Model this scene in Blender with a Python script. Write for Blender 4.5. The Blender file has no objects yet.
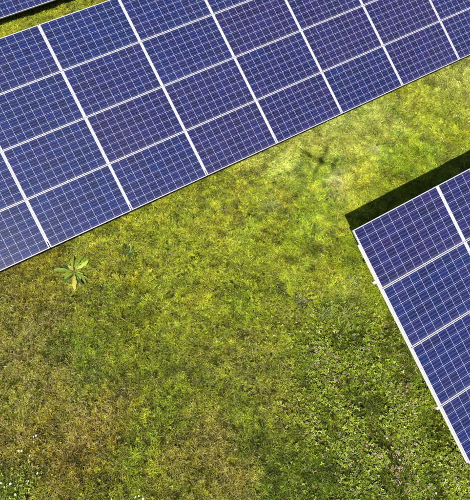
import bpy, bmesh, math, random
import numpy as np
from mathutils import Vector, Matrix

# ---------------------------------------------------------------- camera, sky, sun, exposure
scn = bpy.context.scene
COL = scn.collection
rad = math.radians
W0, H0, FPX = 470.0, 500.0, 484.827
CAM = np.array([-0.7201, -5.23494, 8.48411])
RC = np.array([[0.8693083512, -0.4942384397, 0.0055995738],
               [0.4402671303, 0.7794287879, 0.4457079970],
               [-0.2246504940, -0.3849923757, 0.8951608940]])
cd = bpy.data.cameras.new('camera')
cam = bpy.data.objects.new('camera', cd)
COL.objects.link(cam)
cam.matrix_world = Matrix.Translation(Vector(CAM)) @ Matrix(RC.tolist()).transposed().to_4x4()
cd.sensor_fit = 'VERTICAL'
cd.sensor_height = 24.0
cd.lens = 24.0 * FPX / H0
cd.clip_start = 0.05
cd.clip_end = 1000.0
scn.camera = cam

def ground_at(px, py, z=0.0):
    """the point at height z that the photograph shows at pixel (px, py)"""
    d = RC.T @ np.array([(px - W0 / 2) / FPX, -(py - H0 / 2) / FPX, -1.0])
    p = CAM + d * (z - CAM[2]) / d[2]
    return float(p[0]), float(p[1])

SHX, SHY = ground_at(320, 165)
SUN = Vector((SHX - CAM[0], SHY - CAM[1], -CAM[2])).normalized()     # direction the sunlight travels
elev = math.asin(-SUN.z)
az = math.atan2(-SUN.x, -SUN.y)                                       # compass bearing of the sun from +Y
world = bpy.data.worlds.new('World')
scn.world = world
world.use_nodes = True
wn = world.node_tree
sky = wn.nodes.new('ShaderNodeTexSky')
sky.sky_type = 'NISHITA'
sky.sun_disc = False
sky.sun_elevation = elev
sky.sun_rotation = az
bg = wn.nodes['Background']
bg.inputs['Strength'].default_value = 0.05
wn.links.new(sky.outputs[0], bg.inputs['Color'])
sd = bpy.data.lights.new('sun', 'SUN')
sd.energy = 4.6
sd.angle = rad(0.5)
sd.color = (1.0, 0.95, 0.86)
sun = bpy.data.objects.new('sun', sd)
COL.objects.link(sun)
sun.rotation_euler = SUN.to_track_quat('-Z', 'Y').to_euler()
sun.location = (-10, -10, 20)
scn.view_settings.view_transform = 'Standard'
scn.view_settings.look = 'None'
scn.view_settings.exposure = 1.15
scn.view_settings.gamma = 1.0
scn.view_settings.use_curve_mapping = False
scn.render.engine = 'CYCLES'

rng = np.random.default_rng(11)
random.seed(5)

# ---------------------------------------------------------------- node helpers
def new_mat(name):
    m = bpy.data.materials.new(name)
    m.use_nodes = True
    nt = m.node_tree
    return m, nt, nt.nodes['Principled BSDF']

def N(nt, t, **kw):
    n = nt.nodes.new(t)
    for k, v in kw.items():
        setattr(n, k, v)
    return n

def math_n(nt, op, a, b=None, c=None):
    n = N(nt, 'ShaderNodeMath', operation=op)
    for i, v in enumerate((a, b, c)):
        if v is None:
            continue
        if isinstance(v, (int, float)):
            n.inputs[i].default_value = v
        else:
            nt.links.new(v, n.inputs[i])
    return n.outputs[0]

def mix_c(nt, fac, a, b, mode='MIX'):
    n = N(nt, 'ShaderNodeMix', data_type='RGBA', blend_type=mode)
    for idx, v in ((0, fac), (6, a), (7, b)):
        if isinstance(v, (int, float)):
            n.inputs[idx].default_value = v
        elif isinstance(v, tuple):
            n.inputs[idx].default_value = (*v, 1)
        else:
            nt.links.new(v, n.inputs[idx])
    return n.outputs[2]

def simple(name, col, rough=0.5, metal=0.0, var=0.0, scale=8.0):
    m, nt, b = new_mat(name)
    b.inputs['Roughness'].default_value = rough
    b.inputs['Metallic'].default_value = metal
    if var:
        tc = N(nt, 'ShaderNodeTexCoord')
        nz = N(nt, 'ShaderNodeTexNoise')
        nz.inputs['Scale'].default_value = scale
        nz.inputs['Detail'].default_value = 5
        nt.links.new(tc.outputs['Object'], nz.inputs['Vector'])
        c = mix_c(nt, nz.outputs['Fac'], tuple(x * (1 - var) for x in col), tuple(min(1, x * (1 + var)) for x in col))
        nt.links.new(c, b.inputs['Base Color'])
        r = math_n(nt, 'MULTIPLY_ADD', nz.outputs['Fac'], 0.2, rough - 0.1)
        nt.links.new(r, b.inputs['Roughness'])
    else:
        b.inputs['Base Color'].default_value = (*col, 1)
    return m

def leafy(name, trans=0.35, rough=0.5):
    """leaf material: colour from the mesh's own colour attribute (the species' and blade's colour)"""
    m, nt, b = new_mat(name)
    at = N(nt, 'ShaderNodeAttribute', attribute_name='tint')
    nt.links.new(at.outputs['Color'], b.inputs['Base Color'])
    b.inputs['Roughness'].default_value = rough
    b.inputs['Specular IOR Level'].default_value = 0.35
    tr = N(nt, 'ShaderNodeBsdfTranslucent')
    nt.links.new(at.outputs['Color'], tr.inputs['Color'])
    mx = N(nt, 'ShaderNodeMixShader')
    mx.inputs[0].default_value = trans
    nt.links.new(b.outputs[0], mx.inputs[1])
    nt.links.new(tr.outputs[0], mx.inputs[2])
    nt.links.new(mx.outputs[0], nt.nodes['Material Output'].inputs['Surface'])
    return m

# ---------------------------------------------------------------- materials
M_frame = simple('anodised_aluminium', (0.36, 0.36, 0.39), 0.45, 0.2, 0.06, 14)
M_rail = simple('mill_finish_aluminium', (0.72, 0.72, 0.72), 0.45, 0.2, 0.05, 9)
M_galv = simple('galvanised_steel', (0.62, 0.63, 0.64), 0.5, 0.5, 0.15, 20)
M_back = simple('white_backsheet', (0.75, 0.75, 0.74), 0.6)
M_grass = leafy('grass_blade', 0.32, 0.55)
M_leaf = leafy('broad_leaf', 0.25, 0.42)
M_petal = simple('petal_white', (0.62, 0.61, 0.55), 0.7)
M_yellow = simple('flower_yellow', (0.75, 0.5, 0.03), 0.7)
M_stem = simple('stem_green', (0.08, 0.13, 0.02), 0.6)
M_drone = simple('drone_shell', (0.75, 0.75, 0.76), 0.35, 0, 0.03, 5)
M_dark = simple('dark_plastic', (0.03, 0.03, 0.035), 0.4)
M_cable = simple('black_cable', (0.02, 0.02, 0.02), 0.5)

def make_cells():
    m, nt, b = new_mat('polycrystalline_cells')
    tc = N(nt, 'ShaderNodeTexCoord')
    oi = N(nt, 'ShaderNodeObjectInfo')
    sp = N(nt, 'ShaderNodeSeparateXYZ')
    nt.links.new(tc.outputs['Object'], sp.inputs[0])
    P, Q = 0.1615, 0.1625
    u = math_n(nt, 'DIVIDE', math_n(nt, 'ADD', sp.outputs[0], 5 * P), P)
    v = math_n(nt, 'DIVIDE', math_n(nt, 'ADD', sp.outputs[1], 3 * Q), Q)
    def edge(t, half):
        f = math_n(nt, 'FRACT', t)
        return math_n(nt, 'GREATER_THAN', math_n(nt, 'ABSOLUTE', math_n(nt, 'SUBTRACT', f, 0.5)), half)
    def outside(t, n):
        return math_n(nt, 'MAXIMUM', math_n(nt, 'LESS_THAN', t, 0.0), math_n(nt, 'GREATER_THAN', t, n))
    gap = math_n(nt, 'MAXIMUM', edge(u, 0.4865), edge(v, 0.4865))
    gap = math_n(nt, 'MAXIMUM', gap, math_n(nt, 'MAXIMUM', outside(u, 10.0), outside(v, 6.0)))
    # three busbars along the panel's long side
    fb = math_n(nt, 'FRACT', math_n(nt, 'MULTIPLY', v, 3.0))
    bd = math_n(nt, 'ABSOLUTE', math_n(nt, 'SUBTRACT', fb, 0.5))
    bus = math_n(nt, 'LESS_THAN', bd, 0.04)
    halo = math_n(nt, 'LESS_THAN', bd, 0.20)
    cid = N(nt, 'ShaderNodeCombineXYZ')
    nt.links.new(math_n(nt, 'FLOOR', u), cid.inputs[0])
    nt.links.new(math_n(nt, 'FLOOR', v), cid.inputs[1])
    nt.links.new(math_n(nt, 'MULTIPLY', oi.outputs['Random'], 97.0), cid.inputs[2])
    wn_ = N(nt, 'ShaderNodeTexWhiteNoise')
    nt.links.new(cid.outputs[0], wn_.inputs['Vector'])
    sc = N(nt, 'ShaderNodeSeparateColor')
    nt.links.new(wn_.outputs['Color'], sc.inputs[0])
    # crystal flakes
    vo = N(nt, 'ShaderNodeTexVoronoi')
    vo.inputs['Scale'].default_value = 55
    off = N(nt, 'ShaderNodeVectorMath', operation='MULTIPLY_ADD')
    nt.links.new(cid.outputs[0], off.inputs[0])
    off.inputs[1].default_value = (3.1, 1.7, 2.3)
    nt.links.new(tc.outputs['Object'], off.inputs[2])
    nt.links.new(off.outputs[0], vo.inputs['Vector'])
    fl = N(nt, 'ShaderNodeSeparateColor')
    nt.links.new(vo.outputs['Color'], fl.inputs[0])
    att = N(nt, 'ShaderNodeAttribute', attribute_type='OBJECT', attribute_name='violet')
    pv = math_n(nt, 'ADD', math_n(nt, 'MULTIPLY', sc.outputs[0], 0.55), math_n(nt, 'SUBTRACT', att.outputs['Fac'], 0.15))
    n_cl = N(nt, 'ShaderNodeClamp')
    nt.links.new(pv, n_cl.inputs[0])
    col = mix_c(nt, n_cl.outputs[0], CELL_BLUE, CELL_VIOLET)
    bri = math_n(nt, 'ADD', math_n(nt, 'MULTIPLY', sc.outputs[1], 0.55), math_n(nt, 'MULTIPLY_ADD', fl.outputs[0], 0.55, 0.45))
    vs = N(nt, 'ShaderNodeVectorMath', operation='SCALE')
    nt.links.new(col, vs.inputs[0])
    nt.links.new(bri, vs.inputs['Scale'])
    col0 = mix_c(nt, math_n(nt, 'MULTIPLY', halo, 0.30), vs.outputs[0], (0.016, 0.034, 0.145))
    col = mix_c(nt, math_n(nt, 'MULTIPLY', bus, 0.30), col0, (0.12, 0.13, 0.22))
    col = mix_c(nt, gap, col, (0.30, 0.31, 0.44))
    # thin film of dust, stronger in soft patches
    nz = N(nt, 'ShaderNodeTexNoise')
    nz.inputs['Scale'].default_value = 2.2
    nz.inputs['Detail'].default_value = 6
    nt.links.new(off.outputs[0], nz.inputs['Vector'])
    nz2 = N(nt, 'ShaderNodeTexNoise')
    nz2.inputs['Scale'].default_value = 1.1
    nz2.inputs['Detail'].default_value = 7
    geo = N(nt, 'ShaderNodeNewGeometry')
    nt.links.new(geo.outputs['Position'], nz2.inputs['Vector'])
    # grime that settles along each module's lower lip
    low = N(nt, 'ShaderNodeMapRange')
    low.inputs['From Min'].default_value = -0.42
    low.inputs['From Max'].default_value = -0.50
    nt.links.new(math_n(nt, 'MULTIPLY_ADD', nz.outputs['Fac'], 0.08, math_n(nt, 'SUBTRACT', sp.outputs[1], 0.04)), low.inputs['Value'])
    dust = math_n(nt, 'MULTIPLY_ADD', low.outputs[0], 0.05, math_n(nt, 'MULTIPLY', nz2.outputs['Fac'], 0.02))
    col = mix_c(nt, dust, col, (0.45, 0.43, 0.42))
    nt.links.new(col, b.inputs['Base Color'])
    b.inputs['Roughness'].default_value = 0.38
    b.inputs['IOR'].default_value = 1.5
    b.inputs['Specular IOR Level'].default_value = 0.15
    b.inputs['Coat Weight'].default_value = 1.0
    nt.links.new(math_n(nt, 'MULTIPLY_ADD', nz2.outputs['Fac'], 0.08, 0.04), b.inputs['Coat Roughness'])
    return m
CELL_BLUE = (0.0010, 0.0055, 0.048)
CELL_VIOLET = (0.0085, 0.0036, 0.036)
M_cells = make_cells()

def make_ground_mat():
    m, nt, b = new_mat('turf_soil')
    geo = N(nt, 'ShaderNodeNewGeometry')
    n1 = N(nt, 'ShaderNodeTexNoise')
    n1.inputs['Scale'].default_value = 0.55
    n1.inputs['Detail'].default_value = 6
    n2 = N(nt, 'ShaderNodeTexNoise')
    n2.inputs['Scale'].default_value = 45
    n2.inputs['Detail'].default_value = 8
    n2.inputs['Roughness'].default_value = 0.7
    for n in (n1, n2):
        nt.links.new(geo.outputs['Position'], n.inputs['Vector'])
    c = mix_c(nt, n1.outputs['Fac'], (0.026, 0.038, 0.004), (0.042, 0.042, 0.007))
    r = N(nt, 'ShaderNodeMapRange')
    r.inputs['From Min'].default_value = 0.3
    r.inputs['From Max'].default_value = 0.7
    nt.links.new(n2.outputs['Fac'], r.inputs['Value'])
    c = mix_c(nt, r.outputs[0], (0.009, 0.011, 0.002), c)
    nt.links.new(c, b.inputs['Base Color'])
    b.inputs['Roughness'].default_value = 1.0
    b.inputs['Specular IOR Level'].default_value = 0.0
    bp = N(nt, 'ShaderNodeBump')
    bp.inputs['Strength'].default_value = 0.8
    bp.inputs['Distance'].default_value = 0.02
    nt.links.new(n2.outputs['Fac'], bp.inputs['Height'])
    nt.links.new(bp.outputs[0], b.inputs['Normal'])
    return m
M_ground = make_ground_mat()

# ---------------------------------------------------------------- object helpers
def tag(o, label=None, cat=None, group=None, kind=None):
    for k, v in (('label', label), ('category', cat), ('group', group), ('kind', kind)):
        if v:
            o[k] = v
    return o

def link_mesh(name, me, mats, parent=None):
    for m in (mats if isinstance(mats, (list, tuple)) else [mats]):
        if m.name not in [x.name for x in me.materials if x]:
            me.materials.append(m)
    o = bpy.data.objects.new(name, me)
    COL.objects.link(o)
    if parent:
        o.parent = parent
    return o

def bm_box(bm, x0, x1, y0, y1, z0, z1, M=None, mat=0):
    vs = [bm.verts.new(Vector(c) if M is None else M @ Vector(c)) for c in
          ((x0, y0, z0), (x1, y0, z0), (x1, y1, z0), (x0, y1, z0), (x0, y0, z1), (x1, y0, z1), (x1, y1, z1), (x0, y1, z1))]
    for f in ((0, 3, 2, 1), (4, 5, 6, 7), (0, 1, 5, 4), (1, 2, 6, 5), (2, 3, 7, 6), (3, 0, 4, 7)):
        bm.faces.new([vs[i] for i in f]).material_index = mat

def bm_tube(bm, pts, rs, seg=8, mat=0):
    rings = []
    n = len(pts)
    for k, p in enumerate(pts):
        p = Vector(p)
        a = Vector(pts[max(0, k - 1)])
        b = Vector(pts[min(n - 1, k + 1)])
        q = (b - a).normalized().to_track_quat('Z', 'Y')
        r = rs[k] if isinstance(rs, (list, tuple)) else rs
        rings.append([bm.verts.new(p + q @ Vector((r * math.cos(2 * math.pi * i / seg), r * math.sin(2 * math.pi * i / seg), 0))) for i in range(seg)])
    for a, b in zip(rings, rings[1:]):
        for i in range(seg):
            bm.faces.new((a[i], a[(i + 1) % seg], b[(i + 1) % seg], b[i])).material_index = mat
    bm.faces.new(rings[0][::-1]).material_index = mat
    bm.faces.new(rings[-1]).material_index = mat

def bm_mesh(bm, name, bevel=0.0):
    if bevel:
        bmesh.ops.bevel(bm, geom=bm.edges[:] , offset=bevel, segments=2, affect='EDGES', profile=0.5)
    me = bpy.data.meshes.new(name)
    bm.to_mesh(me)
    bm.free()
    return me

# ---------------------------------------------------------------- noise
_tab = np.random.default_rng(3).random((256, 256))
def vnoise(x, y):
    xi = np.floor(x).astype(int)
    yi = np.floor(y).astype(int)
    fx = x - xi
    fy = y - yi
    fx = fx * fx * (3 - 2 * fx)
    fy = fy * fy * (3 - 2 * fy)
    t = lambda a, b: _tab[a & 255, b & 255]
    return (t(xi, yi) * (1 - fx) + t(xi + 1, yi) * fx) * (1 - fy) + (t(xi, yi + 1) * (1 - fx) + t(xi + 1, yi + 1) * fx) * fy
def fbm(x, y, s, o=4, seed=0):
    r = 0
    a = 0.5
    for k in range(o):
        r = r + a * vnoise(x * s + 17.3 * seed + 5 * k, y * s + 9.1 * seed + 11 * k)
        s *= 2.03
        a *= 0.5
    return r / (1 - 0.5 ** o)

def gz(x, y):
    """height of the lawn: shallow hummocks"""
    x = np.asarray(x, float)
    y = np.asarray(y, float)
    return 0.07 * (fbm(x, y, 0.8, 3, 2) - 0.5) + 0.035 * (fbm(x, y, 4.0, 2, 4) - 0.5)

# ---------------------------------------------------------------- ground
xs = np.concatenate([[-300, -120, -50, -25, -14], np.arange(-9, 16.01, 0.12), [20, 32, 60, 130, 300]])
ys = np.concatenate([[-300, -120, -50, -25, -16], np.arange(-12, 13.01, 0.12), [18, 30, 60, 130, 300]])
X, Y = np.meshgrid(xs, ys)
Z = gz(X, Y)
nx, ny = len(xs), len(ys)
co = np.stack([X, Y, Z], -1).reshape(-1, 3)
ii = (np.arange(ny - 1)[:, None] * nx + np.arange(nx - 1)[None]).reshape(-1)
quads = np.stack([ii, ii + 1, ii + 1 + nx, ii + nx], -1)
gm = bpy.data.meshes.new('ground')
gm.vertices.add(len(co))
gm.vertices.foreach_set('co', co.astype(np.float32).ravel())
gm.loops.add(quads.size)
gm.loops.foreach_set('vertex_index', quads.astype(np.int32).ravel())
gm.polygons.add(len(quads))
gm.polygons.foreach_set('loop_start', np.arange(0, quads.size, 4, dtype=np.int32))
gm.update(calc_edges=True)
gm.polygons.foreach_set('use_smooth', np.ones(len(quads), bool))
tag(link_mesh('ground', gm, M_ground), kind='structure')

# ---------------------------------------------------------------- solar arrays
TILT = 0.41605
ZLOW = 0.35203
PW, PH = 1.67, 1.01           # pitch of the panels along and up the slope
LW, LH = 1.654, 1.000         # panel size
DEP = 0.038                   # frame depth
ct, st = math.cos(TILT), math.sin(TILT)

def panel_mesh():
    bm = bmesh.new()
    bm_box(bm, -LW / 2 + .006, LW / 2 - .006, -LH / 2 + .006, LH / 2 - .006, -0.012, -0.004)
    return bm_mesh(bm, 'solar_panel')
def frame_mesh():
    bm = bmesh.new()
    t = 0.011
    a, b = LW / 2, LH / 2
    bm_box(bm, -a, a, -b, -b + t, -DEP, 0)
    bm_box(bm, -a, a, b - t, b, -DEP, 0)
    bm_box(bm, -a, -a + t, -b + t + .0005, b - t - .0005, -DEP, -0.0003)
    bm_box(bm, a - t, a, -b + t + .0005, b - t - .0005, -DEP, -0.0003)
    return bm_mesh(bm, 'frame', 0.0012)
def jbox_mesh():
    bm = bmesh.new()
    bm_box(bm, -.06, .06, .30, .40, -.036, -.013)
    return bm_mesh(bm, 'junction_box')
PM, FM, JM = panel_mesh(), frame_mesh(), jbox_mesh()
PM.materials.append(M_cells)

def slope(s, up=0.0):
    """array-local (y, z) at distance s up the slope, 'up' above the panels' top plane"""
    return s * ct - up * st, ZLOW + s * st + up * ct

def array(x0, y0, c0, c1, label, violet_fn, notch=False):
    root = bpy.data.objects.new('solar_array', None)
    COL.objects.link(root)
    root.location = (x0, y0, 0)
    tag(root, label, 'solar array', 'ground mounted solar arrays in the meadow')
    T = Matrix.Rotation(TILT, 4, 'X')
    # panels
    for r in range(4):
        for c in range(c0, c1):
            p = bpy.data.objects.new('solar_panel', PM)
            COL.objects.link(p)
            p.parent = root
            y, z = slope((3 - r + 0.5) * PH)
            jit = random.uniform(-.0012, .0012)
            p.matrix_local = Matrix.Translation((( c + 0.5) * PW + jit, y, z)) @ Matrix.Rotation(TILT + random.uniform(-.0015, .0015), 4, 'X')
            p['violet'] = float(violet_fn(c, r) + random.uniform(-.15, .15))
            for nm, me, mt in (('frame', FM, M_frame), ('junction_box', JM, M_dark)):
                link_mesh(nm, me, mt, p)
    B = Matrix.Translation((0, 0, ZLOW)) @ T          # slope frame: x along, y up slope, z normal
    L = 4 * PH
    # rails up the slope under every joint, purlins along the array, posts
    for c in range(c0, c1 + 1):
        bm = bmesh.new()
        end = c in (c0, c1)
        top = L - (0.25 if end else 0.006)
        lo = 0.02 if end else 0.13
        xa = c * PW
        if end:
            sg = -1 if c == c0 else 1
            x_a, x_b = (xa - 0.007, xa + 0.05) if sg < 0 else (xa - 0.05, xa + 0.007)
        else:
            x_a, x_b = xa - 0.035, xa + 0.035
        bm_box(bm, x_a, x_b, lo, top, -DEP - (0.026 if end else 0.052), -DEP - 0.002)
        if not end:
            bm_box(bm, xa - 0.007, xa + 0.007, lo, top, -DEP - 0.0021, -0.014)
        me = bm_mesh(bm, 'rail', 0.002)
        me.transform(B)
        link_mesh('rail', me, M_rail, root)
        if not end:
            for j in range(4):
                for s in (0.22, 0.79):
                    bm = bmesh.new()
                    bm_box(bm, xa - 0.022, xa + 0.022, (j + s) * PH - .03, (j + s) * PH + .03, 0.0008, 0.0045)
                    bm_tube(bm, [(xa, (j + s) * PH, .004), (xa, (j + s) * PH, .010)], .006, 6)
                    me = bm_mesh(bm, 'clamp')
                    me.transform(B)
                    if len([1 for o in root.children if o.name.startswith('clamp')]) < 100:
                        link_mesh('clamp', me, M_frame, root)
    for s in (0.95, 3.12):
        bm = bmesh.new()
        bm_box(bm, c0 * PW - 0.028, c1 * PW + 0.040, s * PH - .022, s * PH + .022, -DEP - .105, -DEP - .054)
        me = bm_mesh(bm, 'purlin', 0.003)
        me.transform(B)
        link_mesh('purlin', me, M_galv, root)
    for c in range(c0, c1 + 1, 2):
        x = c * PW + (0.75 if c == c0 else 0)
        for s in (0.95, 3.12):
            y, z = slope(s * PH, -DEP - .105)
            bm = bmesh.new()
            # C-section post driven into the soil
            bm_box(bm, x - .05, x + .05, y - .003, y + .003, -0.3, z)
            bm_box(bm, x - .05, x - .044, y + .0035, y + .05, -0.3, z)
            bm_box(bm, x + .044, x + .05, y + .0035, y + .05, -0.3, z)
            link_mesh('post', bm_mesh(bm, 'post'), M_galv, root)
    # cable sagging behind the panels
    bm = bmesh.new()
    pts = []
    y, z = slope(3.5 * PH, -DEP - .05)
    for k in range((c1 - c0) * 4 + 1):
        pts.append((c0 * PW + .3 + k * (PW * (c1 - c0) - .6) / ((c1 - c0) * 4), y, z - .07 * abs(math.sin(k * math.pi / 4))))
    bm_tube(bm, pts, .006, 6)
    link_mesh('cable', bm_mesh(bm, 'cable'), M_cable, root)
    return root

# long array across the top of the view, its neighbour behind it and the one at the right
array(0, 0, -3, 7, 'long solar array of blue panels running diagonally across the top of the lawn',
      lambda c, r: 0.05 + 0.12 * c * (c > 0) * 0.6 + ((0.45 if (c + 2 * r) % 3 else 0.15) if 0 <= c <= 4 and r >= 1 else 0.0) - (0.15 if (c <= 0 and r < 2) else 0))
array(-0.80, 6.5978, -3, 2, 'solar array in the top left corner, beyond the narrow grass strip and its dark shadow',
      lambda c, r: 0.0)
array(2.64182, -6.72584, 0, 3, 'solar array at the right edge of view, its corner casting a wide black shadow',
      lambda c, r: 0.45 if r == 0 else 0.18)

# ---------------------------------------------------------------- turf: what grows where
# (photo x, y, reach in px, colour, share of dry blades, height m, combed 0..1, broad-leaf share)
A_ = (0.335, 0.385, 0.060)
B_ = (0.260, 0.305, 0.012)
C_ = (0.258, 0.288, 0.010)
D_ = (0.180, 0.230, 0.008)
E_ = (0.205, 0.205, 0.013)
F_ = (0.105, 0.165, 0.007)
G_ = (0.125, 0.175, 0.007)
H_ = (0.225, 0.300, 0.010)
PTS = [
    (300, 125, 22, A_, .06, .085, .9, 0), (345, 135, 22, A_, .05, .085, .9, 0), (262, 152, 16, A_, .05, .07, .8, 0), (375, 110, 18, A_, .12, .08, .9, 0),
    (450, 85, 22, A_, .06, .08, .8, 0), (420, 100, 22, B_, .06, .075, .7, 0), (327, 180, 8, (0.45, 0.38, 0.22), .7, .04, .3, 0), (318, 120, 10, (0.38, 0.41, 0.09), .08, .08, .9, 0),
    (385, 150, 24, H_, .03, .075, .7, 0), (445, 125, 24, B_, .06, .07, .6, 0), (350, 190, 20, B_, .08, .07, .7, 0), (305, 175, 14, H_, .05, .07, .7, 0),
    (250, 200, 24, B_, .08, .06, .5, 0), (300, 230, 26, H_, .04, .065, .6, 0), (265, 240, 20, B_, .10, .055, .4, 0), (330, 260, 24, H_, .04, .07, .6, 0),
    (210, 210, 20, C_, .08, .055, .4, 0), (200, 250, 22, B_, .12, .05, .3, 0), (150, 225, 18, C_, .08, .05, .3, 0), (160, 270, 22, C_, .10, .05, .3, 0),
    (230, 290, 24, H_, .10, .05, .3, 0), (350, 290, 14, C_, .05, .08, .8, 0), (345, 315, 8, A_, .06, .10, .8, .1), (375, 310, 12, H_, .03, .08, .5, .15),
    (290, 290, 16, B_, .08, .06, .5, .05), (318, 285, 14, (0.30, 0.27, 0.010), .10, .06, .5, 0), (100, 265, 16, C_, .22, .05, .3, 0), (40, 278, 18, (0.21, 0.185, 0.008), .10, .05, .3, 0),
    (10, 300, 18, E_, .35, .04, .2, 0), (60, 320, 20, E_, .40, .04, .1, 0), (30, 350, 22, E_, .45, .04, .1, 0), (60, 385, 20, E_, .40, .04, .1, 0),
    (110, 320, 18, D_, .12, .045, .2, 0), (80, 345, 14, F_, .25, .05, .2, .1), (130, 370, 20, D_, .14, .045, .2, 0), (180, 310, 20, C_, .08, .05, .3, 0),
    (185, 355, 20, D_, .16, .05, .3, 0), (235, 340, 22, D_, .14, .05, .3, 0), (200, 400, 22, D_, .14, .045, .2, 0), (245, 385, 18, E_, .38, .04, .2, .05),
    (10, 410, 18, E_, .40, .04, .1, 0), (90, 415, 16, (0.25, 0.225, 0.022), .40, .04, .1, 0), (40, 430, 18, (0.22, 0.18, 0.012), .30, .045, .1, .1), (95, 460, 18, (0.23, 0.175, 0.012), .28, .045, .1, 0),
    (140, 430, 20, D_, .12, .045, .2, 0), (150, 470, 18, D_, .14, .045, .2, .05), (185, 470, 14, (0.235, 0.225, 0.014), .35, .04, .1, 0), (215, 465, 12, (0.26, 0.22, 0.025), .45, .04, .1, 0),
    (15, 480, 16, F_, .10, .055, .2, .45), (60, 490, 16, E_, .25, .045, .1, .1), (115, 493, 14, D_, .12, .045, .1, .15), (200, 498, 18, E_, .22, .045, .1, 0),
    (265, 470, 18, F_, .08, .055, .3, .08), (235, 430, 18, D_, .12, .045, .2, .05), (285, 430, 18, D_, .14, .05, .2, .25), (300, 490, 20, F_, .10, .055, .3, .25),
    (275, 400, 14, D_, .22, .045, .2, .3), (300, 345, 16, G_, .10, .05, .2, .45), (265, 345, 16, D_, .14, .05, .2, .12),
    (320, 370, 20, G_, .06, .05, .1, 1.0), (360, 350, 20, G_, .05, .05, .1, .9), (350, 390, 22, G_, .08, .05, .1, 1.0), (395, 365, 12, (0.12, 0.17, 0.010), .03, .08, .5, .3),
    (310, 415, 16, G_, .12, .05, .1, .7), (390, 400, 20, G_, .06, .05, .1, .8), (330, 450, 20, G_, .12, .05, .1, .75), (380, 440, 22, G_, .08, .05, .1, 1.0),
    (430, 450, 20, G_, .08, .05, .1, .9), (455, 490, 16, G_, .10, .05, .1, .8), (400, 480, 20, G_, .08, .05, .1, .85), (350, 490, 20, F_, .12, .05, .1, .6),
    (455, 470, 8, H_, .10, .06, .3, .2), (40, 5, 25, C_, .10, .06, .4, 0),
]
G0 = np.array([ground_at(p[0], p[1]) for p in PTS])
G1 = np.array([ground_at(p[0] + p[2], p[1]) for p in PTS])
GR = np.hypot(*(G1 - G0).T)
GP = np.array([[*p[3], p[4], p[5], p[6], p[7]] for p in PTS])

def field(x, y):
    jx = x + 1.5 * (fbm(x, y, 1.1, 5, 7) - .5) + rng.normal(0, .10, len(x))
    jy = y + 1.5 * (fbm(x, y, 1.1, 5, 8) - .5) + rng.normal(0, .10, len(x))
    out = np.zeros((len(x), GP.shape[1]))
    wsum = np.full(len(x), 1e-12)
    for (gx, gy), r, v in zip(G0, GR, GP):
        w = np.exp(-((jx - gx) ** 2 + (jy - gy) ** 2) / (2 * (r * 1.05) ** 2)) + 1e-5 / (0.3 + (jx - gx) ** 2 + (jy - gy) ** 2)
        out += w[:, None] * v
        wsum += w
    return out / wsum[:, None]

def in_poly(x, y, poly):
    ins = np.zeros(len(x), bool)
    n = len(poly)
    for i in range(n):
        x1, y1 = poly[i]
        x2, y2 = poly[(i + 1) % n]
        c = ((y1 > y) != (y2 > y)) & (x < (x2 - x1) * (y - y1) / (y2 - y1 + 1e-12) + x1)
        ins ^= c
    return ins
core = [ground_at(*c) for c in ((-45, -25), (500, -40), (520, 545), (-45, 545))]
wide = [ground_at(*c) for c in ((-300, -60), (560, -60), (700, 750), (-300, 750))]

def tri_mesh(name, co, tris, tint):
    me = bpy.data.meshes.new(name)
    me.vertices.add(len(co))
    me.vertices.foreach_set('co', co.astype(np.float32).ravel())
    me.loops.add(tris.size)
    me.loops.foreach_set('vertex_index', tris.astype(np.int32).ravel())
    me.polygons.add(len(tris))
    me.polygons.foreach_set('loop_start', np.arange(0, tris.size, 3, dtype=np.int32))
    at = me.color_attributes.new('tint', 'FLOAT_COLOR', 'POINT')
    rgba = np.ones((len(co), 4), np.float32)
    rgba[:, :3] = tint
    at.data.foreach_set('color', rgba.ravel())
    me.update(calc_edges=True)
    return me

def hidden(x, y):
    """deep under the long array, where neither the camera nor a side step can look"""
    return (x > -4.5) & (x < 11) & (y > 1.3) & (y < 3.9)

def scatter(n_per_m2, poly):
    P = np.array(poly)
    a, b = P.min(0), P.max(0)
    n = int(n_per_m2 * np.prod(b - a))
    x = rng.uniform(a[0], b[0], n)
    y = rng.uniform(a[1], b[1], n)
    k = in_poly(x, y, poly) & ~hidden(x, y)
    return x[k], y[k]

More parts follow.
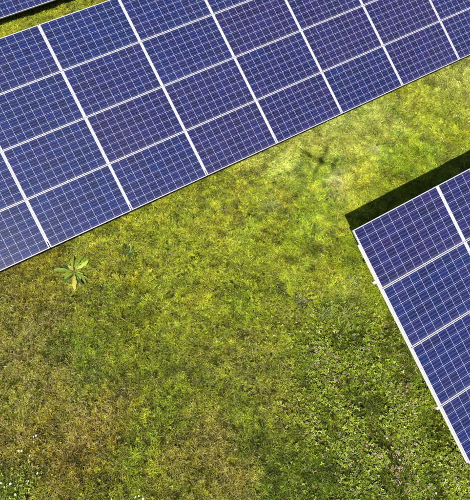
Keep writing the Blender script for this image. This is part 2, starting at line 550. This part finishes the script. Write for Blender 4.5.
def blades(tx, ty, per, wmul=1.0):
    """tufts at (tx, ty), each a handful of blades splaying from one foot and sharing one tint"""
    nt_ = len(tx)
    FT = field(tx, ty)
    lvl = rng.normal(0, 1, nt_)
    sz = rng.uniform(.45, 1.45, nt_) * np.clip(0.95 + 1.3 * (fbm(tx, ty, 8.0, 2, 5) - .5), .45, 1.5)
    flow_t = 2 * math.pi * 2.2 * fbm(tx, ty, 1.0, 3, 6)
    dryt = FT[:, 3] * 0.72 * rng.choice([.15, .7, 2.4], nt_, p=[.4, .35, .25])
    hue_t = rng.normal(0, .07, nt_) + 0.28 * (fbm(tx, ty, 2.6, 3, 12) - .5)
    lum_t = np.clip(1.02 + .46 * lvl, .2, 2.4) * np.clip(1.0 + 0.8 * (fbm(tx, ty, 3.0, 3, 13) - .5) + 1.5 * (fbm(tx, ty, 9.0, 2, 14) - .5), .35, 1.9)
    idx = np.repeat(np.arange(nt_), per)
    n = len(idx)
    F = FT[idx]
    foot = rng.normal(0, 1, (n, 2)) * .009 * wmul
    x = tx[idx] + foot[:, 0]
    y = ty[idx] + foot[:, 1]
    h = 0.86 * F[:, 4] * rng.uniform(0.5, 1.3, n) * sz[idx] * (1 + .3 * (wmul - 1))
    comb = F[:, 5]
    ang = np.where(rng.random(n) < comb * .85, flow_t[idx] + rng.normal(0, .5, n), rng.uniform(0, 6.283, n))
    dry = rng.random(n) < dryt[idx]
    lean = rng.uniform(0.35, 1.35, n) + 0.6 * comb
    lean[dry] += 0.5
    d = np.stack([np.cos(ang), np.sin(ang)], -1)
    a2 = ang + rng.normal(0, .45, n)
    d2 = np.stack([np.cos(a2), np.sin(a2)], -1)
    pa = ang + math.pi / 2 + rng.normal(0, .4, n)
    pd = np.stack([np.cos(pa), np.sin(pa)], -1)
    w = rng.uniform(0.0026, 0.0052, n) * wmul
    w[dry] *= 0.75
    z0 = gz(x, y) - 0.004
    base = np.stack([x, y, z0], -1)
    L = h[:, None]
    mid = base.copy()
    mid[:, :2] += d * L * 0.42 * lean[:, None]
    mid[:, 2] += h * 0.85
    tip = mid.copy()
    tip[:, :2] += d2 * L * 0.75 * lean[:, None]
    tip[:, 2] += h * (0.30 - 0.5 * np.clip(lean - .5, 0, 1.4))
    lay = dry & (rng.random(n) < .6)
    tip[lay, 2] = z0[lay] + h[lay] * 0.6
    pw = np.zeros((n, 3))
    pw[:, :2] = pd * w[:, None] / 2
    tw = pw * 1.1
    tw[:, 2] = rng.normal(0, .35, n) * w
    co = np.stack([base - pw, base + pw, mid - tw, mid + tw, tip], 1).reshape(-1, 3)
    o = np.arange(n)[:, None] * 5
    tris = np.concatenate([o + [0, 1, 3], o + [0, 3, 2], o + [2, 3, 4]], 1).reshape(-1, 3)
    col = F[:, :3] * lum_t[idx][:, None] * np.clip(rng.normal(1, .28, n), .35, 2)[:, None]
    hue = hue_t[idx] + rng.normal(0, .06, n)
    col[:, 0] *= 1 + hue
    col[:, 1] *= 1 - 0.3 * hue
    s = rng.random(n)[:, None]
    straw = np.array([.60, .50, .21]) * s + np.array([.32, .24, .06]) * (1 - s)
    straw *= rng.uniform(.6, 1.5, n)[:, None]
    col[dry] = straw[dry]
    tint = np.repeat(col[:, None, :], 5, 1)
    return co, tris, np.clip(tint, 0.002, .6).reshape(-1, 3)

x, y = scatter(1500, core)
F = field(x, y)
keep = rng.random(len(x)) > 0.50 * np.clip(F[:, 6], 0, 1)
keep &= rng.random(len(x)) < 0.35 + 1.3 * fbm(x, y, 11.0, 2, 15)
x, y = x[keep], y[keep]
sets = [blades(x, y, 14)]
xo, yo = scatter(110, wide)
k = ~in_poly(xo, yo, core)
sets.append(blades(xo[k], yo[k], 9, 2.4))
co = np.concatenate([s[0] for s in sets])
tris = np.concatenate([sets[0][1], sets[1][1] + len(sets[0][0])])
tint = np.concatenate([s[2] for s in sets])
print('blades', len(co) // 5)
tag(link_mesh('grass', tri_mesh('grass', co, tris, tint), M_grass),
    'short green and straw coloured meadow grass covering the ground', 'grass', kind='stuff')

# ---------------------------------------------------------------- broad-leaved ground cover
def leaflets(x, y, F):
    """three folded oval leaflets on each leaf"""
    n = len(x)
    R = rng.uniform(0.008, 0.021, n) * (0.7 + 0.6 * fbm(x, y, 5, 2, 21))
    R *= 0.6 + 0.4 * np.clip(F[:, 6] * 2, 0, 1)
    hz = gz(x, y) + rng.uniform(0.015, 0.10, n) * (0.3 + 1.2 * fbm(x, y, 6, 2, 22))
    rot = rng.uniform(0, 6.28, n)
    tilt = rng.uniform(0.05, 0.75, n)
    taz = rng.uniform(0, 6.28, n)
    col = F[:, :3] * np.array([1.18, 1.10, 1.0]) * np.clip(rng.normal(1.0, .5, n), .25, 2.8)[:, None]
    pale = rng.random(n) < .13
    col[pale] = np.array([.30, .36, .045]) * rng.uniform(.7, 1.2, (pale.sum(), 1))
    red = rng.random(n) < .03
    col[red] = np.array([.26, .15, .08]) * rng.uniform(.7, 1.2, (red.sum(), 1))
    shape = np.array([(0, 0, 0), (.55, -.42, .10), (1.15, -.50, .16), (1.75, 0, .02), (1.15, .50, .16), (.55, .42, .10), (.95, 0, -.04)])
    tl = np.array([(0, 1, 6), (1, 2, 6), (2, 3, 6), (3, 4, 6), (4, 5, 6), (5, 0, 6)])
    cos_, tris_, tint_ = [], [], []
    ta = np.stack([-np.sin(taz), np.cos(taz), np.zeros(n)], -1)
    for k in range(3):
        a = rot + k * 2.094 + rng.normal(0, .15, n)
        ca, sa = np.cos(a), np.sin(a)
        v = shape[None] * R[:, None, None]
        vx = v[..., 0] * ca[:, None] - v[..., 1] * sa[:, None]
        vy = v[..., 0] * sa[:, None] + v[..., 1] * ca[:, None]
        p = np.stack([vx, vy, v[..., 2]], -1)
        ax = np.repeat(ta[:, None], 7, 1)
        c_, s_ = np.cos(tilt)[:, None, None], np.sin(tilt)[:, None, None]
        p = p * c_ + np.cross(ax, p) * s_ + ax * (ax * p).sum(-1, keepdims=True) * (1 - c_)
        p += np.stack([x, y, hz], -1)[:, None]
        o = np.arange(n)[:, None, None] * 7 + tl[None]
        tris_.append(o.reshape(-1, 3) + k * n * 7)
        cos_.append(p.reshape(-1, 3))
        t = np.repeat(col[:, None], 7, 1)
        t[:, 6] *= .75
        tint_.append(t.reshape(-1, 3))
    return np.concatenate(cos_), np.concatenate(tris_), np.clip(np.concatenate(tint_), .002, .6)

x, y = scatter(3200, core)
F = field(x, y)
dens = np.clip(F[:, 6] - .02, 0, 1) * np.clip(4.5 * (fbm(x, y, 3.2, 4, 31) - .5) + 0.55, 0.04, 1)
k = rng.random(len(x)) < dens
x, y, F = x[k], y[k], F[k]
print('leaves', len(x))
co, tris, tint = leaflets(x, y, F)
tag(link_mesh('clover', tri_mesh('clover', co, tris, tint), M_leaf),
    'low clover and broad leaved weeds matted through the lawn beside the right solar array', 'clover', kind='stuff')

# dull pink flower heads scattered through the clover
x, y = scatter(230, core)
F = field(x, y)
k = rng.random(len(x)) < np.clip(F[:, 6] - .15, 0, 1) * np.clip(4.0 * (fbm(x, y, 2.2, 3, 41) - .5) + .42, 0.05, 1)
x, y = x[k], y[k]
print('pink', len(x))
cos_, tris_, tint_ = [], [], []
base = 0
for xx, yy in zip(x, y):
    z = float(gz(xx, yy)) + random.uniform(.075, .11)
    c0 = np.array([random.uniform(.42, .55), random.uniform(.27, .36), random.uniform(.24, .32)]) * random.uniform(.7, 1.2)
    for q in range(random.randint(7, 12)):
        a = random.uniform(0, 6.28)
        r = random.uniform(.004, .017)
        cx, cy, cz = xx + r * math.cos(a), yy + r * math.sin(a), z - r * .6 + random.uniform(0, .006)
        l = random.uniform(.006, .011)
        wv = .0032
        v = [(cx, cy, cz), (cx + l * math.cos(a) - wv * math.sin(a), cy + l * math.sin(a) + wv * math.cos(a), cz + .003),
             (cx + l * math.cos(a) + wv * math.sin(a), cy + l * math.sin(a) - wv * math.cos(a), cz + .003), (cx + 1.5 * l * math.cos(a), cy + 1.5 * l * math.sin(a), cz - .001)]
        cos_ += v
        tris_ += [(base, base + 2, base + 1), (base + 1, base + 2, base + 3)]
        tint_ += [c0 * random.uniform(.75, 1.3)] * 4
        base += 4
tag(link_mesh('wildflowers', tri_mesh('nettle_flowers', np.array(cos_), np.array(tris_), np.clip(np.array(tint_), 0, .6)), M_leaf),
    'dull pink flower heads scattered through the clover patch', 'wildflowers', kind='stuff')

# ---------------------------------------------------------------- single weeds
def leaf_verts(L, Wd, az_, rise, droop, col, out, seg=7, zoff=0.01, fold=.18, wav=0.0, org=(0, 0), curl=0.0, blunt=False):
    """one lance-shaped leaf from the rosette's centre"""
    cos_, tris_, tint_ = out
    b = len(cos_)
    for i in range(seg + 1):
        t = i / seg
        ca, sa = math.cos(az_ + curl * t), math.sin(az_ + curl * t)
        w = Wd * math.sin(math.pi * min(1, t * .93 + .04)) ** .75 * (0.35 + .65 * min(1, t * 2.2))
        if blunt:
            w = Wd * max(.12, min(1, (t - .12) * 2.4)) * math.sqrt(max(0, 1 - max(0, (t - .55) / .45) ** 2.2))
        if i == seg:
            w = 0.0005
        r = L * t
        z = zoff + L * (rise * t - droop * t * t)
        for s in (-1, 0, 1):
            yy = s * w / 2 * (1 + wav * math.sin(t * 21 + s))
            zz = z + (fold * w if s else 0) + (wav * .01 * math.sin(t * 17 + 2 * s) if s else 0)
            cos_.append((org[0] + r * ca - yy * sa, org[1] + r * sa + yy * ca, zz))
            k = 1.25 if s == 0 else 1.0
            tint_.append(tuple(c * k for c in col))
    for i in range(seg):
        a = b + i * 3
        for q in (0, 1):
            tris_.append((a + q, a + 3 + q, a + 4 + q))
            tris_.append((a + q, a + 4 + q, a + 1 + q))

def weed(name, px, py, leaves, label, cat, lift=0.05):
    x, y = ground_at(px, py, 0.03)
    out = ([], [], [])
    for l in leaves:
        leaf_verts(*l[:6], out, **(l[6] if len(l) > 6 else {}))
    me = tri_mesh(name, np.array(out[0]), np.array(out[1]), np.clip(np.array(out[2]), 0, .6))
    me.polygons.foreach_set('use_smooth', np.ones(len(me.polygons), bool))
    o = link_mesh(name, me, M_leaf)
    o.location = (x, y, float(gz(x, y)) + lift)
    tag(o, label, cat)
    return o

def toward(px, py, qx, qy):
    a = ground_at(px, py)
    b = ground_at(qx, qy)
    return math.atan2(b[1] - a[1], b[0] - a[0]), math.hypot(b[0] - a[0], b[1] - a[1])

pale = (.27, .33, .05)
midg = (.13, .19, .02)
dk = (.045, .075, .015)
# dock: big pale leaves, directions and lengths as in the photograph
spec = [((64, 264), .062, pale), ((82, 262), .062, pale), ((90, 269), .058, pale), ((88, 275), .055, pale), ((83, 283), .05, midg), ((75, 289), .06, pale),
        ((55, 273), .062, midg), ((66, 280), .05, midg), ((72, 258), .045, midg), ((78, 264), .04, midg), ((86, 280), .045, pale), ((69, 285), .035, dk),
        ((84, 256), .035, midg), ((62, 270), .045, dk), ((92, 277), .035, midg), ((79, 287), .04, dk)]
lv = []
for (q, w_, c_) in spec:
    a, L = toward(74, 271, *q)
    lv.append((L * 1.05, w_ * 1.45, a + random.uniform(-.12, .12), random.uniform(.35, .6), random.uniform(.3, .5), tuple(v * random.uniform(.75, 1.1) for v in c_), dict(blunt=True, seg=12, wav=.2, zoff=.01, fold=random.uniform(-.1, .25), curl=random.uniform(-.5, .5), org=(random.uniform(-.02, .02), random.uniform(-.02, .02)))))
for k in range(20):
    lv.insert(0, (random.uniform(.14, .30), random.uniform(.04, .07), k * 2.4, random.uniform(.1, .3), .2, random.choice((dk, midg, (.18, .24, .04))), dict(blunt=True, seg=10, wav=.15, zoff=.0, curl=random.uniform(-.5, .5))))
weed('dock_plant', 74, 271, lv, 'large dock weed with broad pale green leaves near the long array', 'weed', .012)
# small dark rosette right of the dock
lv = [(random.uniform(.10, .19), random.uniform(.018, .03), k * .7 + random.uniform(-.2, .2), .7, .6, random.choice((dk, midg, dk)), dict(wav=.1)) for k in range(13)]
weed('dandelion_plant', 130, 254, lv, 'small dark green rosette weed below the lower edge of the long array', 'weed')
# thistle, grey green spiky
lv = []
for k in range(18):
    lv.append((random.uniform(.12, .27), random.uniform(.014, .024), k * .35 * 2.4, .45, .35, random.choice(((.14, .15, .07), (.07, .08, .03), (.03, .035, .012))), dict(wav=.9, seg=12)))
weed('thistle_plant', 301, 303, lv, 'spiky grey green thistle rosette in the middle of the right lawn', 'weed')
lv = [(random.uniform(.08, .20), random.uniform(.012, .02), rand, .45, .35, random.choice(((.05, .06, .02), (.17, .17, .09))), dict(wav=.9, seg=10)) for rand in (2.2, 2.8, 3.3, 3.9, 1.2, 0.2, 5.0, 4.5)]
weed('thistle_plant', 284, 292, lv, 'smaller thistle just up and left of the large grey green thistle', 'weed')
# radiating grass tufts
def tuft(px, py, n, L, cols, label, full=6.28, a0=0.0):
    lv = [(random.uniform(.3, 1.0) * L, random.uniform(.003, .007), a0 + random.uniform(0, full), random.uniform(.3, 1.0), .4, random.choice(cols), dict(seg=5, zoff=.02, org=(random.gauss(0, .05), random.gauss(0, .05)), curl=random.uniform(-.9, .9))) for _ in range(n)]
    return weed('grass_tuft', px, py, lv, label, 'grass tuft')
tuft(270, 206, 110, .28, [(.33, .34, .12), (.22, .25, .05), (.08, .10, .03)], 'radiating tuft of pale grass in the open lawn below the long array')
tuft(345, 316, 110, .25, [(.24, .27, .04), (.16, .20, .02), (.30, .30, .07), (.07, .10, .01)], 'large fan shaped pale tuft of grass beside the right array')
tuft(326, 316, 70, .20, [(.10, .14, .02), (.22, .26, .10), (.04, .06, .01)], 'dark tuft of coarse grass between the thistle and the right array')
tuft(352, 284, 80, .24, [(.10, .14, .02), (.20, .24, .08), (.05, .07, .02)], 'tuft of mixed light and dark blades up by the corner of the right array')
tuft(374, 152, 60, .26, [(.33, .34, .12), (.38, .38, .16)], 'faint pale tuft in bright grass above the black shadow')

# ---------------------------------------------------------------- daisies
def daisy_mesh(yellow=False):
    bm = bmesh.new()
    bm_tube(bm, [(0, 0, 0), (.003, .002, .03), (.004, .002, .062)], [.0012, .001, .001], 5, 2)
    n = 13
    R = .0125 if not yellow else .011
    c = Vector((.004, .002, .064))
    for k in range(n):
        a = 2 * math.pi * k / n
        d = Vector((math.cos(a), math.sin(a), 0))
        s = Vector((-d.y, d.x, 0))
        vs = [bm.verts.new(c + d * .003 + s * .001), bm.verts.new(c + d * R * .7 + s * .0028 + Vector((0, 0, .0015))), bm.verts.new(c + d * R + Vector((0, 0, .001))),
              bm.verts.new(c + d * R * .7 - s * .0028 + Vector((0, 0, .0015))), bm.verts.new(c + d * .003 - s * .001)]
        bm.faces.new(vs).material_index = 0
    bm_tube(bm, [c - Vector((0, 0, .001)), c + Vector((0, 0, .0025)), c + Vector((0, 0, .004))], [.0045, .004, .002], 8, 1)
    me = bm_mesh(bm, 'daisy')
    for m in ((M_yellow if yellow else M_petal), M_yellow, M_stem):
        me.materials.append(m)
    return me
DM, YM = daisy_mesh(), daisy_mesh(True)
def flowers(lst, me, name, label, cat, group, big=1.0):
    words = ['leftmost', 'second from the left', 'third from the left', 'fourth from the left', 'fifth from the left', 'sixth from the left',
             'seventh from the left', 'eighth from the left', 'ninth from the left', 'tenth from the left', 'eleventh from the left', 'rightmost']
    lst = sorted(lst)
    for q, (px, py) in enumerate(lst):
        x, y = ground_at(px, py, .06)
        o = bpy.data.objects.new(name, me)
        COL.objects.link(o)
        s = random.uniform(0.65, 1.25) * big
        o.location = (x - .004, y - .002, float(gz(x, y)) + .012)
        o.scale = (s, s, random.uniform(1.1, 1.5))
        o.rotation_euler = (random.uniform(-.5, .35), random.uniform(-.5, .35), random.uniform(0, 6.28))
        tag(o, label + ', ' + (words[-1] if q == len(lst) - 1 else words[q]), cat, group)
flowers([(36, 436), (36.5, 437), (18, 449), (22, 452), (31.5, 455), (1, 482), (10, 483), (27, 481), (29.5, 482), (7, 488), (17, 495), (39, 474)], DM, 'daisy',
        'white daisy in the lower left corner of the lawn', 'daisy', 'daisies in the lower left corner', 1.25)
flowers([(141, 491), (139, 494), (136, 498), (114, 499), (143, 497)], DM, 'daisy', 'white daisy at the bottom edge of the lawn', 'daisy', 'daisies along the bottom edge', 1.1)
flowers([(398, 462), (436, 493), (387, 437), (416, 445)], DM, 'daisy', 'white daisy in the clover beside the right array', 'daisy', 'daisies in the clover', 1.15)
flowers([(454.5, 116), (457.5, 116.5), (468, 122.5), (430.5, 124.5), (438, 139), (441, 140), (442, 136), (443, 141), (427, 129)], DM, 'daisy',
        'white daisy in bright grass above the black shadow', 'daisy', 'daisies above the shadow', 0.95)
flowers([(371.5, 202), (368, 215), (367, 217), (456, 171), (459, 170), (454, 173), (350, 219)], DM, 'daisy',
        'white daisy inside the black shadow of the right array', 'daisy', 'daisies in the shadow', 0.9)
flowers([(262, 202), (295, 240), (325, 235), (186, 249), (141, 252), (268, 340), (273, 334), (262, 233)], DM, 'daisy',
        'lone white daisy in the open lawn between the arrays', 'daisy', 'daisies in the open lawn', 0.85)
flowers([(36, 442), (295, 321), (299, 323), (343, 253), (320, 240), (390, 375)], YM, 'dandelion',
        'tiny yellow dandelion flower in the lawn', 'dandelion', 'yellow flowers in the lawn', 0.95)

# ---------------------------------------------------------------- the camera drone whose shadow lies on the lawn
dr = bpy.data.objects.new('quadcopter_drone', None)
COL.objects.link(dr)
dr.location = (CAM[0], CAM[1], CAM[2] + 0.14)
dr.rotation_euler = (0, 0, rad(80))
dr.scale = (1.42, 1.42, 1.42)
tag(dr, 'white quadcopter drone hovering over the lawn, casting the small blurred shadow', 'drone')
bm = bmesh.new()
bmesh.ops.create_uvsphere(bm, u_segments=24, v_segments=14, radius=1.0, matrix=Matrix.Diagonal((.075, .045, .035, 1)))
for f in bm.faces:
    f.smooth = True
link_mesh('body', bm_mesh(bm, 'body'), M_drone, dr)
for k in range(4):
    a = rad(45 + 90 * k)
    d = Vector((math.cos(a), math.sin(a), 0))
    bm = bmesh.new()
    bm_tube(bm, [d * .05, d * .12 + Vector((0, 0, .01)), d * .195 + Vector((0, 0, .02))], [.014, .010, .012], 10)
    arm = link_mesh('arm', bm_mesh(bm, 'arm'), M_drone, dr)
    bm = bmesh.new()
    bm_tube(bm, [d * .195 + Vector((0, 0, -.005)), d * .195 + Vector((0, 0, .04))], [.024, .022], 14)
    link_mesh('motor', bm_mesh(bm, 'motor'), M_dark, arm)
    bm = bmesh.new()
    pa = random.uniform(0, 3.14)
    c = d * .195 + Vector((0, 0, .048))
    e = Vector((math.cos(pa), math.sin(pa), 0))
    s = Vector((-e.y, e.x, 0))
    out = [(-.12, .008), (-.07, .019), (-.012, .011), (.012, .011), (.07, .019), (.12, .008)]
    up = Vector((0, 0, .002))
    top = [bm.verts.new(c + e * u_ + s * v_ + up) for u_, v_ in out] + [bm.verts.new(c + e * u_ - s * v_ + up) for u_, v_ in out[::-1]]
    bot = [bm.verts.new(v.co - up) for v in top]
    bm.faces.new(top)
    bm.faces.new(bot[::-1])
    for i in range(12):
        bm.faces.new((top[i], bot[i], bot[(i + 1) % 12], top[(i + 1) % 12]))
    link_mesh('propeller', bm_mesh(bm, 'propeller'), M_dark, dr)
for sgn in (-1, 1):
    bm = bmesh.new()
    bm_tube(bm, [(-.05, sgn * .055, -.02), (-.06, sgn * .075, -.055), (.06, sgn * .075, -.055), (.05, sgn * .055, -.02)], .005, 6)
    link_mesh('landing_skid', bm_mesh(bm, 'landing_skid'), M_drone, dr)
